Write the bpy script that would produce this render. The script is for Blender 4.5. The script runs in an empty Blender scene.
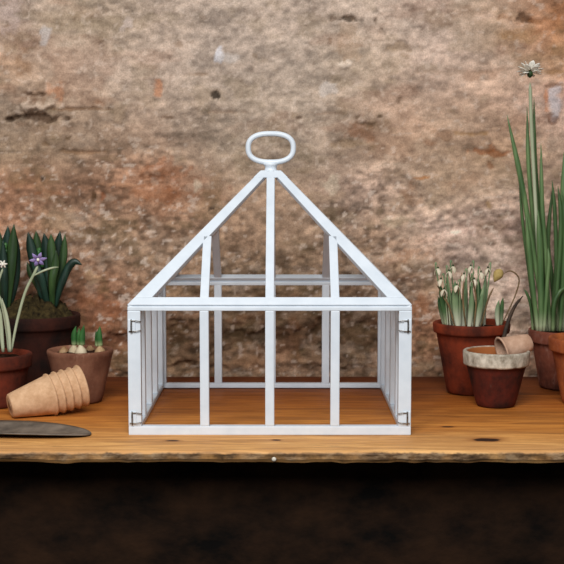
import bpy, bmesh, math, random
import numpy as np
from mathutils import Vector, Matrix, noise as mnoise

random.seed(11)
S = bpy.context.scene
C = S.collection
R = math.radians
TZ = 0.85                      # height of the bench top above the floor
TOP = Vector((0, 0, TZ))

# ------------------------------------------------------------------ camera
cam = bpy.data.cameras.new('camera')
co = bpy.data.objects.new('camera', cam); C.objects.link(co)
co.location = (0.0156, -1.6016, TZ + 0.3415)
co.rotation_euler = (R(90 - 5.183), 0, 0)
cam.sensor_width = 36.0
cam.lens = 1274.8 / 564 * 36.0
cam.dof.use_dof = True
cam.dof.focus_distance = 1.66
cam.dof.aperture_fstop = 14.0
cam.clip_start = 0.05
S.camera = co

# ------------------------------------------------------------------ light and exposure
S.view_settings.view_transform = 'Standard'
S.view_settings.look = 'None'
S.view_settings.gamma = 1.0
S.view_settings.use_curve_mapping = False
S.view_settings.exposure = -0.05
w = bpy.data.worlds.new('world'); S.world = w; w.use_nodes = True
w.node_tree.nodes['Background'].inputs[0].default_value = (0.80, 0.90, 1.0, 1)
w.node_tree.nodes['Background'].inputs[1].default_value = 0.08


def area(name, loc, target, sx, sy, power, col):
    l = bpy.data.lights.new(name, 'AREA'); l.shape = 'RECTANGLE'; l.size = sx; l.size_y = sy
    l.energy = power; l.color = col
    o = bpy.data.objects.new(name, l); C.objects.link(o); o.location = loc
    o.rotation_euler = (Vector(target) - Vector(loc)).to_track_quat('-Z', 'Y').to_euler()
    return o


# high window / skylight in front of and above the bench
area('skylight', (-0.22, -1.66, TZ + 1.44), (0.0, 0.2, TZ + 0.12), 1.5, 1.1, 66, (1.0, 0.99, 0.975))


# ------------------------------------------------------------------ helpers
def srgb(r, g, b):
    f = lambda c: (c / 255 / 12.92) if c / 255 <= 0.04045 else ((c / 255 + 0.055) / 1.055) ** 2.4
    return (f(r), f(g), f(b), 1)


def tag(o, label=None, cat=None, group=None, kind=None):
    if label: o['label'] = label
    if cat: o['category'] = cat
    if group: o['group'] = group
    if kind: o['kind'] = kind
    return o


def empty(name, loc, label, cat, group=None):
    o = bpy.data.objects.new(name, None); C.objects.link(o); o.location = Vector(loc)
    o.empty_display_size = 0.02
    return tag(o, label, cat, group)


def root_loc(o):
    v = Vector((0, 0, 0))
    while o is not None:
        v += o.location; o = o.parent
    return v


class MB:
    """collects shapes in world coordinates and links them as one mesh object"""
    def __init__(self): self.bm = bmesh.new(); self.mi = 0

    def _faces(self, fs):
        for f in fs: f.smooth = True; f.material_index = self.mi

    def box(self, x0, x1, y0, y1, z0, z1, bev=0.0, M=None):
        vs = [self.bm.verts.new((x, y, z)) for x in (x0, x1) for y in (y0, y1) for z in (z0, z1)]
        q = [(0, 1, 3, 2), (4, 6, 7, 5), (0, 4, 5, 1), (2, 3, 7, 6), (0, 2, 6, 4), (1, 5, 7, 3)]
        fs = [self.bm.faces.new([vs[i] for i in k]) for k in q]
        if M is not None:
            for v in vs: v.co = M @ v.co
        for f in fs: f.material_index = self.mi
        if bev:
            es = list({e for f in fs for e in f.edges})
            bmesh.ops.bevel(self.bm, geom=es, offset=bev, segments=2, affect='EDGES', profile=0.6)
        return self

    def prism(self, pts, d, bev=0.0):
        """polygon pts (world) pushed along vector d"""
        d = Vector(d)
        a = [self.bm.verts.new(Vector(p)) for p in pts]; b = [self.bm.verts.new(Vector(p) + d) for p in pts]
        fs = [self.bm.faces.new(a), self.bm.faces.new(b[::-1])]
        n = len(a)
        for i in range(n): fs.append(self.bm.faces.new([a[i], b[i], b[(i + 1) % n], a[(i + 1) % n]]))
        bmesh.ops.recalc_face_normals(self.bm, faces=fs)
        if bev:
            es = list({e for f in fs for e in f.edges})
            bmesh.ops.bevel(self.bm, geom=es, offset=bev, segments=2, affect='EDGES', profile=0.6)
        return self

    def loft(self, rings, closed=True, cap=True):
        rv = [[self.bm.verts.new(p) for p in r] for r in rings]
        n = len(rv[0]); fs = []
        m = len(rv) if closed == 'loop' else len(rv) - 1
        for i in range(m):
            a, b = rv[i], rv[(i + 1) % len(rv)]
            for j in range(n): fs.append(self.bm.faces.new([a[j], a[(j + 1) % n], b[(j + 1) % n], b[j]]))
        if cap and closed != 'loop':
            fs.append(self.bm.faces.new(rv[0][::-1])); fs.append(self.bm.faces.new(rv[-1]))
        self._faces(fs)
        return self

    def tube(self, pts, rad, n=10, cap=True, loop=False):
        return self.sweep(pts, rad, rad, n=n, loop=loop)

    def sweep(self, pts, wid, thk, n=8, side=(1, 0, 0), loop=False, cup=0.0):
        """elliptical section swept along pts; wid / thk are half sizes, number or list"""
        pts = [Vector(p) for p in pts]; N = len(pts)
        wl = wid if hasattr(wid, '__len__') else [wid] * N
        tl = thk if hasattr(thk, '__len__') else [thk] * N
        rings = []; sd = Vector(side)
        for i, p in enumerate(pts):
            if loop: t = pts[(i + 1) % N] - pts[i - 1]
            else: t = pts[min(i + 1, N - 1)] - pts[max(i - 1, 0)]
            t.normalize()
            s = sd - t * sd.dot(t)
            if s.length < 1e-4: s = t.orthogonal()
            s.normalize(); b = t.cross(s)
            ring = []
            for k in range(n):
                a = 2 * math.pi * k / n
                c = math.cos(a)
                ring.append(p + s * (wl[i] * c) + b * (tl[i] * math.sin(a) + cup * wl[i] * c * c))
            rings.append(ring); sd = s
        return self.loft(rings, closed='loop' if loop else True)

    def lathe(self, prof, c, n=48, wob=0.0, seed=0.0, M=None):
        """prof = [(r, z)...] closed loop or from axis to axis"""
        c = Vector(c); rings = []
        for r, z in prof:
            ring = []
            for k in range(n):
                a = 2 * math.pi * k / n
                rr = max(r, 1e-5)
                if wob: rr *= 1 + wob * mnoise.noise(Vector((math.cos(a) * 1.3 + seed, math.sin(a) * 1.3, z * 14 + seed)))
                p = Vector((rr * math.cos(a), rr * math.sin(a), z))
                ring.append(c + (M @ p if M is not None else p))
            rings.append(ring)
        return self.loft(rings)

    def ball(self, c, rx, ry, rz, n=12, M=None, bump=0.0, seed=0.0):
        c = Vector(c); rings = []
        for i in range(1, n):
            f = math.pi * i / n; ring = []
            for k in range(n * 2):
                a = math.pi * k / n
                d = Vector((math.sin(f) * math.cos(a), math.sin(f) * math.sin(a), -math.cos(f)))
                s = 1 + (bump * mnoise.noise(d * 2.3 + Vector((seed, seed, 0))) if bump else 0)
                p = Vector((rx * d.x, ry * d.y, rz * d.z)) * s
                ring.append(c + (M @ p if M is not None else p))
            rings.append(ring)
        return self.loft(rings)

    def rot(self, ang, piv):
        bmesh.ops.rotate(self.bm, verts=self.bm.verts, cent=Vector(piv), matrix=Matrix.Rotation(ang, 3, 'Z'))
        return self

    def build(self, name, mats, parent=None, loc=None, smooth=None):
        me = bpy.data.meshes.new(name)
        base = root_loc(parent) if parent is not None else Vector(loc or (0, 0, 0))
        bmesh.ops.recalc_face_normals(self.bm, faces=self.bm.faces)
        for v in self.bm.verts: v.co -= base
        self.bm.to_mesh(me); self.bm.free()
        for m in (mats if isinstance(mats, (list, tuple)) else [mats]): me.materials.append(m)
        o = bpy.data.objects.new(name, me); C.objects.link(o)
        if parent is not None: o.parent = parent
        else: o.location = base
        return o


def spline(pts, n=14):
    P = [Vector(p) for p in pts]
    if len(P) == 2: return [P[0].lerp(P[1], i / n) for i in range(n + 1)]
    P = [P[0] * 2 - P[1]] + P + [P[-1] * 2 - P[-2]]
    out = []; seg = len(P) - 3
    for i in range(n + 1):
        u = i / n * seg; k = min(int(u), seg - 1); t = u - k
        a, b, c, d = P[k:k + 4]
        out.append(0.5 * ((2 * b) + (c - a) * t + (2 * a - 5 * b + 4 * c - d) * t * t + (3 * b - a - 3 * c + d) * t ** 3))
    return out


# ------------------------------------------------------------------ materials
class NT:
    def __init__(self, name):
        self.m = bpy.data.materials.new(name); self.m.use_nodes = True
        self.t = self.m.node_tree; self.b = self.t.nodes['Principled BSDF']
        self.out = self.t.nodes['Material Output']
        self.tc = self.t.nodes.new('ShaderNodeTexCoord')

    def node(self, ty, **kw):
        n = self.t.nodes.new(ty)
        for k, v in kw.items():
            if k in n.inputs.keys(): n.inputs[k].default_value = v
            else: setattr(n, k, v)
        return n

    def link(self, a, b): self.t.links.new(a, b)

    def coords(self, scale=(1, 1, 1), loc=(0, 0, 0)):
        mp = self.t.nodes.new('ShaderNodeMapping')
        mp.inputs['Scale'].default_value = scale; mp.inputs['Location'].default_value = loc
        self.link(self.tc.outputs['Object'], mp.inputs['Vector']); return mp.outputs[0]

    def noise(self, scale, detail=4, rough=0.6, vec=None, dist=0.0):
        n = self.node('ShaderNodeTexNoise')
        n.inputs['Scale'].default_value = scale; n.inputs['Detail'].default_value = detail
        n.inputs['Roughness'].default_value = rough; n.inputs['Distortion'].default_value = dist
        self.link(vec if vec is not None else self.coords(), n.inputs['Vector']); return n.outputs['Fac']

    def ramp(self, fac, stops):
        r = self.t.nodes.new('ShaderNodeValToRGB'); e = r.color_ramp.elements
        e[0].position, e[0].color = stops[0][0], stops[0][1]
        e[1].position, e[1].color = stops[-1][0], stops[-1][1]
        for p, c in stops[1:-1]:
            x = e.new(p); x.color = c
        self.link(fac, r.inputs[0]); return r.outputs[0]

    def mix(self, fac, a, b, mode='MIX'):
        m = self.t.nodes.new('ShaderNodeMix'); m.data_type = 'RGBA'; m.blend_type = mode
        for s, v in ((m.inputs['Factor'], fac), (m.inputs['A'], a), (m.inputs['B'], b)):
            pass
        ins = [m.inputs[0], m.inputs[6], m.inputs[7]]
        for s, v in zip(ins, (fac, a, b)):
            if isinstance(v, (int, float, tuple)): s.default_value = v
            else: self.link(v, s)
        return m.outputs[2]

    def math(self, op, a, b=0.0, c=None, clamp=False):
        m = self.t.nodes.new('ShaderNodeMath'); m.operation = op; m.use_clamp = clamp
        for s, v in zip(m.inputs, (a, b, c)):
            if v is None: continue
            if isinstance(v, (int, float)): s.default_value = v
            else: self.link(v, s)
        return m.outputs[0]

    def mapr(self, v, a, b, c=0.0, d=1.0):
        m = self.t.nodes.new('ShaderNodeMapRange'); m.interpolation_type = 'SMOOTHSTEP'
        self.link(v, m.inputs[0])
        for i, x in enumerate((a, b, c, d)): m.inputs[i + 1].default_value = x
        return m.outputs[0]

    def xyz(self):
        s = self.t.nodes.new('ShaderNodeSeparateXYZ'); self.link(self.tc.outputs['Object'], s.inputs[0]); return s.outputs

    def fin(self, col, rough=0.7, bump=None, bs=0.3, bd=0.002, spec=0.3):
        if isinstance(col, tuple): self.b.inputs['Base Color'].default_value = col
        else: self.link(col, self.b.inputs['Base Color'])
        if isinstance(rough, (int, float)): self.b.inputs['Roughness'].default_value = rough
        else: self.link(rough, self.b.inputs['Roughness'])
        self.b.inputs['Specular IOR Level'].default_value = spec
        if bump is not None:
            bn = self.node('ShaderNodeBump'); bn.inputs['Strength'].default_value = bs; bn.inputs['Distance'].default_value = bd
            self.link(bump, bn.inputs['Height']); self.link(bn.outputs[0], self.b.inputs['Normal'])
        return self.m


def mottled(name, a, b, scale=60, rough=0.7, bs=0.25, bd=0.001, lo=0.35, hi=0.65, spec=0.3, stretch=(1, 1, 1), seed=0):
    n = NT(name)
    v = n.coords(stretch, (seed, seed * 0.7, seed * 1.3))
    f = n.noise(scale, 5, 0.62, v)
    return n.fin(n.ramp(f, [(lo, srgb(*a)), (hi, srgb(*b))]), rough, f, bs, bd, spec)


def leaf_mat(name, a, b, pale, h0, h1):
    """green along the leaf, paler sheath between local heights h0 and h1"""
    n = NT(name)
    f = n.noise(120, 3, 0.5, n.coords((1, 1, 0.12)))
    green = n.ramp(f, [(0.3, srgb(*a)), (0.7, srgb(*b))])
    k = n.mapr(n.xyz()[2], h0, h1, 1.0, 0.0)
    return n.fin(n.mix(k, green, srgb(*pale)), 0.45, f, 0.2, 0.0005, 0.4)


def pot_mat(name, body, dark, bloom, amount, seed, rim=None, rim_z=None, streak=1.0):
    """fired clay with patchy lime bloom; an old lime crust on the collar when rim is given"""
    n = NT(name)
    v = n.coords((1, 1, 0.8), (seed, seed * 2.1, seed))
    base = n.ramp(n.noise(26, 5, 0.6, v), [(0.36, srgb(*dark)), (0.74, srgb(*body))])  # mottled clay, dark end widened in place of overhead shade on the bodies
    pat = n.mapr(n.noise(38 * streak, 6, 0.68, n.coords((1, 1, 0.45), (seed + 5, seed, seed))), 0.66 - amount * 0.4, 0.80 - amount * 0.3)
    col = n.mix(pat, base, srgb(*bloom))
    fine = n.noise(240, 4, 0.6, v)
    col = n.mix(n.mapr(fine, 0.45, 0.75, 0.0, 0.10), col, srgb(*bloom))
    if rim is not None:
        edge = n.math('ADD', n.xyz()[2], n.math('MULTIPLY', n.math('SUBTRACT', n.noise(70, 4, 0.6, v), 0.5), 0.016))
        rr = n.ramp(n.noise(75, 5, 0.65, v), [(0.32, srgb(*rim[0])), (0.66, srgb(*rim[1]))])
        rad = n.math('SQRT', n.math('ADD', n.math('MULTIPLY', n.xyz()[0], n.xyz()[0]), n.math('MULTIPLY', n.xyz()[1], n.xyz()[1])))
        coat = n.math('MULTIPLY', n.mapr(edge, rim_z - 0.002, rim_z + 0.003), n.mapr(rad, rim[2] - 0.0062, rim[2] - 0.0042))
        inside = n.math('MULTIPLY', n.mapr(rad, rim[2] - 0.0055, rim[2] - 0.0035, 1.0, 0.0), n.mapr(n.xyz()[2], rim_z - 0.001, rim_z + 0.001))
        col = n.mix(inside, col, srgb(150, 88, 46))
        col = n.mix(coat, col, rr)
    return n.fin(col, 0.85, n.math('ADD', fine, n.math('MULTIPLY', pat, 0.4)), 0.35, 0.0008, 0.2)


M = {}
n = NT('white_paint')
f = n.noise(45, 4, 0.6)
M['white'] = n.fin(n.ramp(f, [(0.3, srgb(202, 211, 220)), (0.65, srgb(212, 220, 228))]), 0.38, n.noise(180, 3), 0.08, 0.0006, 0.4)
M['steel'] = mottled('old_steel', (96, 92, 88), (150, 146, 140), 160, 0.35, 0.1, 0.0004); M['steel'].node_tree.nodes['Principled BSDF'].inputs['Metallic'].default_value = 0.9
M['soil'] = mottled('soil', (26, 16, 10), (64, 42, 28), 170, 0.95, 0.8, 0.004, 0.3, 0.7, 0.1)
M['moss'] = mottled('moss', (24, 19, 13), (74, 62, 36), 130, 0.95, 0.9, 0.004, 0.32, 0.66, 0.1)
M['fibre'] = mottled('pressed_fibre', (184, 144, 108), (216, 178, 142), 95, 0.92, 0.4, 0.0012, 0.3, 0.7, 0.15)
M['fibre_pink'] = mottled('damp_fibre', (170, 134, 110), (206, 172, 148), 80, 0.92, 0.4, 0.0012, 0.3, 0.7, 0.15, seed=3)
M['iron'] = mottled('rusted_iron', (64, 58, 52), (124, 112, 100), 34, 0.6, 0.35, 0.001, 0.3, 0.7, 0.4)
M['handle_wood'] = mottled('handle_wood', (92, 60, 34), (132, 92, 54), 40, 0.6, 0.2, 0.001, stretch=(0.2, 1, 1))
M['bulb'] = mottled('bulb_skin', (120, 84, 52), (186, 156, 118), 60, 0.6, 0.2, 0.0008, stretch=(1, 1, 0.2))
M['bulb_pale'] = mottled('pale_bulb_skin', (176, 156, 124), (206, 192, 164), 60, 0.6, 0.2, 0.0008, stretch=(1, 1, 0.2))
M['lilac'] = mottled('lilac_petal', (128, 112, 172), (172, 154, 204), 90, 0.6, 0.1, 0.0004)
M['petal'] = mottled('white_petal', (218, 214, 200), (236, 232, 222), 90, 0.6, 0.1, 0.0004)
M['petal_cream'] = mottled('cream_petal', (196, 186, 160), (222, 212, 190), 90, 0.6, 0.1, 0.0004)
M['seed_green'] = mottled('dark_green_ovary', (24, 44, 24), (52, 76, 40), 90, 0.5, 0.1, 0.0004)
M['pod'] = mottled('papery_pod', (150, 126, 72), (186, 164, 104), 120, 0.7, 0.3, 0.0006)
M['withered'] = mottled('withered_leaf', (34, 26, 20), (66, 50, 36), 80, 0.7, 0.3, 0.0006)
M['stem_brown'] = mottled('brown_stem', (84, 66, 44), (128, 104, 70), 80, 0.7, 0.2, 0.0005)
M['hyacinth_leaf'] = leaf_mat('hyacinth_leaf', (22, 44, 20), (58, 84, 44), (70, 92, 50), 0.0, 0.02)
M['hyacinth_deep'] = leaf_mat('hyacinth_leaf_bluish', (16, 34, 26), (34, 62, 50), (60, 84, 50), 0.0, 0.02)
M['pale_stem'] = mottled('pale_stem', (138, 148, 118), (178, 184, 156), 60, 0.5, 0.1, 0.0004, stretch=(1, 1, 0.1))
M['shoot'] = leaf_mat('bulb_shoot', (30, 76, 34), (64, 112, 56), (196, 200, 150), 0.075, 0.092)
M['onion_leaf'] = leaf_mat('hollow_green_leaf', (62, 92, 52), (104, 130, 82), (168, 174, 142), 0.085, 0.125)
M['onion_leaf_dark'] = leaf_mat('hollow_dark_leaf', (46, 74, 38), (78, 106, 60), (124, 138, 98), 0.085, 0.12)
M['snowdrop_leaf'] = leaf_mat('greyish_leaf', (84, 112, 76), (134, 152, 112), (204, 202, 180), 0.095, 0.140)
M['snowdrop_dark'] = leaf_mat('deep_green_leaf', (44, 78, 42), (78, 108, 62), (176, 178, 146), 0.095, 0.128)


# bench wood: long grain, worn pale along the front edge, redder and darker towards the wall
def wood_top():
    n = NT('bench_planks')
    X = n.xyz()
    g1 = n.noise(9, 8, 0.66, n.coords((0.55, 5.5, 5.5)), 1.2)
    g2 = n.noise(30, 6, 0.6, n.coords((0.25, 7, 7), (3, 1, 0)), 0.4)
    big = n.noise(3.2, 4, 0.6, n.coords((1, 2.2, 1), (7, 2, 0)))
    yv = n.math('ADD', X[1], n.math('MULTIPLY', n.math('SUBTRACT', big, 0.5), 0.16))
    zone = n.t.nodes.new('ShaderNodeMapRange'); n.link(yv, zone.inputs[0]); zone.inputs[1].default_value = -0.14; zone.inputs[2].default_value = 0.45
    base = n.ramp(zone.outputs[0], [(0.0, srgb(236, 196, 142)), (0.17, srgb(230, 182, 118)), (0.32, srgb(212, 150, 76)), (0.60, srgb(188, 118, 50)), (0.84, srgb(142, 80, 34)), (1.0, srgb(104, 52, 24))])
    grain = n.ramp(g1, [(0.28, srgb(96, 52, 22)), (0.46, srgb(196, 158, 112)), (0.62, srgb(255, 238, 212))])
    col = n.mix(0.62, base, grain, 'MULTIPLY')
    col = n.mix(n.mapr(g2, 0.52, 0.74, 0.0, 0.55), col, srgb(92, 50, 22))
    wear = n.mapr(n.noise(17, 6, 0.7, n.coords((0.6, 2.5, 1), (1, 9, 0))), 0.57, 0.74, 0.0, 0.62)
    col = n.mix(wear, col, srgb(80, 44, 22))
    # knots: (x, y, half length, half width)
    for kx, ky, rx, ry in ((0.2725, -0.0285, 0.0185, 0.0105), (0.2340, 0.0515, 0.009, 0.004), (-0.1217, -0.0344, 0.010, 0.004), (0.0081, -0.0285, 0.006, 0.004), (-0.62, 0.1, 0.02, 0.01)):
        dx = n.math('DIVIDE', n.math('SUBTRACT', X[0], kx), rx); dy = n.math('DIVIDE', n.math('SUBTRACT', X[1], ky), ry)
        d = n.math('SQRT', n.math('ADD', n.math('MULTIPLY', dx, dx), n.math('MULTIPLY', dy, dy)))
        d = n.math('ADD', d, n.math('MULTIPLY', n.math('SUBTRACT', n.noise(60, 3), 0.5), 0.9))
        col = n.mix(n.mapr(d, 0.7, 1.9, 0.55, 0.0), col, srgb(120, 60, 24))
        col = n.mix(n.mapr(d, 0.75, 1.05, 1.0, 0.0), col, srgb(46, 22, 12))
    # front arris: grey weathered end
    front = n.mapr(n.math('ADD', X[1], n.math('MULTIPLY', n.math('SUBTRACT', n.noise(35, 4), 0.5), 0.01)), -0.0920, -0.0860, 1.0, 0.0)
    wz = n.mapr(n.math('ADD', X[2], n.math('MULTIPLY', n.math('SUBTRACT', n.noise(60, 4), 0.5), 0.008)), -0.004, -0.001, 1.0, 0.0)
    rag = n.ramp(n.noise(70, 6, 0.7, n.coords((0.5, 1, 1.6))), [(0.34, srgb(40, 27, 16)), (0.5, srgb(98, 74, 50)), (0.66, srgb(160, 134, 104))])
    col = n.mix(n.math('MULTIPLY', front, wz), col, rag)
    return n.fin(col, 0.62, n.math('ADD', g1, n.math('MULTIPLY', g2, 0.6)), 0.35, 0.0018, 0.25)


M['bench'] = wood_top()
M['apron'] = mottled('near_black_boards', (6, 4, 3), (46, 29, 17), 11, 0.9, 0.5, 0.006, 0.35, 0.7, 0.12, stretch=(1, 1, 1.6))  # near-black to brown mottling of the boards below the top
M['leg_wood'] = mottled('dark_leg_wood', (28, 18, 12), (54, 36, 24), 20, 0.85, 0.4, 0.003, stretch=(4, 4, 0.6))
M['floor'] = mottled('stone_floor', (66, 60, 54), (108, 100, 90), 5, 0.85, 0.3, 0.004)
M['screw'] = mottled('pale_screw_head', (200, 192, 178), (226, 220, 208), 300, 0.5, 0.1, 0.0004)

# ------------------------------------------------------------------ the wall: eroded render over rubble
rng = np.random.default_rng(5)


def vnoise(x, y, seed):
    r = np.random.default_rng(seed); L = r.random((256, 256))
    xi = np.floor(x).astype(int); yi = np.floor(y).astype(int)
    u = x - xi; v = y - yi; u = u * u * (3 - 2 * u); v = v * v * (3 - 2 * v)
    g = lambda a, b: L[a % 256, b % 256]
    return (g(xi, yi) * (1 - u) + g(xi + 1, yi) * u) * (1 - v) + (g(xi, yi + 1) * (1 - u) + g(xi + 1, yi + 1) * u) * v


def fbm(x, y, sc, seed, octv=5, ax=1.0, gain=0.55):
    t = np.zeros_like(x); a = 1.0; s = 0.0
    for o in range(octv):
        k = sc * 2 ** o
        t += a * vnoise(x * k * ax + 31.7 * o, y * k + 17.3 * o, seed + o); s += a; a *= gain
    return t / s


def lin(c):
    c = np.asarray(c, float) / 255
    return np.where(c <= 0.04045, c / 12.92, ((c + 0.055) / 1.055) ** 2.4)


WY = 0.469
def axis(lo, a, b, hi, fine, coarse):
    return np.concatenate([np.arange(lo, a, coarse), np.arange(a, b, fine), np.arange(b, hi + 1e-6, coarse)])


wx = axis(-1.7, -0.86, 0.86, 1.7, 0.0026, 0.03)
wz = axis(-TZ, -0.03, 0.68, 1.75, 0.0024, 0.03)
GX, GZ = np.meshgrid(wx, wz, indexing='ij')
# regional tint of the render (place on the wall in metres above the bench)
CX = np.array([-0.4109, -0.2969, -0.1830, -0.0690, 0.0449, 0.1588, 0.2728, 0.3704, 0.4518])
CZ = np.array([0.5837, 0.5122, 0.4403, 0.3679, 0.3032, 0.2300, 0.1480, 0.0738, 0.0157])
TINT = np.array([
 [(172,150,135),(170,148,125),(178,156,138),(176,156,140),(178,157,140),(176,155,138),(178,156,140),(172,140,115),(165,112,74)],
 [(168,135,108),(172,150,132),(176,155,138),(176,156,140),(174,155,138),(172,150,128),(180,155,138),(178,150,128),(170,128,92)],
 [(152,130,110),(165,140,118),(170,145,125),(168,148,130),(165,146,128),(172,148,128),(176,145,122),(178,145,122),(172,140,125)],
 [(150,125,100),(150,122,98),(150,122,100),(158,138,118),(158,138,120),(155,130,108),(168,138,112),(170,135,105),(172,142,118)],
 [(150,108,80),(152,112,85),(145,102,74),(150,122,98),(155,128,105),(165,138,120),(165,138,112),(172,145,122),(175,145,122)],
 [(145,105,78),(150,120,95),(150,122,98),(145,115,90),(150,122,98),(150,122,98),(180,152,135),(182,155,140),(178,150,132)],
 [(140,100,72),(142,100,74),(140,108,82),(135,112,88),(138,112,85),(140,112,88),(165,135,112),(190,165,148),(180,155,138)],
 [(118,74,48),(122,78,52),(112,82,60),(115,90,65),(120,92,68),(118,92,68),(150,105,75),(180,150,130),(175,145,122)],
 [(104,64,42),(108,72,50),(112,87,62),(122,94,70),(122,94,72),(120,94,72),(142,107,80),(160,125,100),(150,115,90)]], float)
warpx = (fbm(GX, GZ, 9, 90) - 0.5) * 0.10; warpz = (fbm(GX, GZ, 9, 120) - 0.5) * 0.07
qx = np.clip(GX + warpx, CX[0], CX[-1]); qz = np.clip(GZ + warpz, CZ[-1], CZ[0])
ix = np.clip(np.searchsorted(CX, qx) - 1, 0, len(CX) - 2); iz = np.clip(np.searchsorted(-CZ, -qz) - 1, 0, len(CZ) - 2)
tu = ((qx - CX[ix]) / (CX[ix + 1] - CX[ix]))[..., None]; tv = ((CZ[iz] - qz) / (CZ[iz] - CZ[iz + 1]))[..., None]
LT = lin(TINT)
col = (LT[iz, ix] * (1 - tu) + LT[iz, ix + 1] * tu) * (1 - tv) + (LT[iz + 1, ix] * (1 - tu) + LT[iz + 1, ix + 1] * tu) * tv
# relief: lumps, courses, crumbled pits
rough_zone = np.clip((0.22 - GZ) / 0.16, 0, 1)
mid_zone = np.clip((0.42 - GZ + (fbm(GX, GZ, 6, 610, 3) - 0.5) * 0.4) / 0.20, 0.55, 1)                 # the lower wall has lost its render
pl = fbm(GX, GZ, 16, 200, 5, 0.7); md = fbm(GX, GZ, 45, 230, 5, 0.6); fn = fbm(GX, GZ, 150, 260, 3, 0.8)
dep = (pl - 0.5) * 0.010 + (md - 0.5) * (0.0028 + 0.010 * rough_zone) + (fn - 0.5) * (0.0012 + 0.001 * rough_zone)
pit = np.clip((fbm(GX, GZ, 60, 300, 4, 0.55) - 0.60) / 0.12, 0, 1) * (0.25 + 0.75 * rough_zone)
dep -= pit * 0.004
var = fbm(GX, GZ, 42, 330, 6, 0.42, 0.72)
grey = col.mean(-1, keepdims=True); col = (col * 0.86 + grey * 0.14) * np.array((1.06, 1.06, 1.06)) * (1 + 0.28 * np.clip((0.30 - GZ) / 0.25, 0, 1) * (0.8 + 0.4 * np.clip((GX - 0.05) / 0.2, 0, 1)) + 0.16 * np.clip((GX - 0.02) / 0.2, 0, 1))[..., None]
col *= np.clip(1 + ((var - 0.5) * 1.25 * mid_zone)[..., None], 0.5, 1.5)
var2 = fbm(GX, GZ, 120, 350, 2, 0.7, 0.8)
col *= np.clip(1 + ((var2 - 0.5) * 1.7 * mid_zone)[..., None], 0.5, 1.5)
brd = fbm(GX, GZ, 17, 345, 4, 0.5, 0.6)
col *= np.clip(1 + (brd - 0.5)[..., None] * 0.9, 0.6, 1.4)
lng = fbm(GX, GZ, 44, 620, 4, 0.16, 0.65)
col *= np.clip(1 + ((lng - 0.5) * 1.1 * mid_zone)[..., None], 0.6, 1.4)
red = np.clip((fbm(GX, GZ, 22, 360, 4, 0.45) - 0.58) / 0.12, 0, 1)[..., None] * 0.20
col = col * (1 - red) + lin((148, 92, 58)) * red
olv = np.clip((fbm(GX, GZ, 28, 380, 5, 0.7) - 0.58) / 0.1, 0, 1)[..., None] * 0.24
col = col * (1 - olv) + lin((122, 104, 70)) * olv
pale = np.clip((fbm(GX, GZ, 62, 400, 4, 0.6) - 0.62) / 0.08, 0, 1)[..., None] * 0.30 * mid_zone[..., None]
col = col * (1 - pale) + lin((206, 184, 164)) * pale
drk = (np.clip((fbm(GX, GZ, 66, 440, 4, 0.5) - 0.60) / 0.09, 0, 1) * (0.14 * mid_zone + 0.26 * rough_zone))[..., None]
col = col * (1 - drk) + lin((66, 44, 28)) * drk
spk = np.clip((fbm(GX, GZ, 150, 470, 2, 0.8) - 0.69) / 0.08, 0, 1)[..., None] * 0.34 * mid_zone[..., None]
col = col * (1 - spk) + lin((92, 66, 46)) * spk
spl = np.clip((fbm(GX, GZ, 140, 480, 2, 0.8) - 0.69) / 0.08, 0, 1)[..., None] * 0.50 * mid_zone[..., None]
col = col * (1 - spl) + lin((226, 206, 190)) * spl
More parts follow.
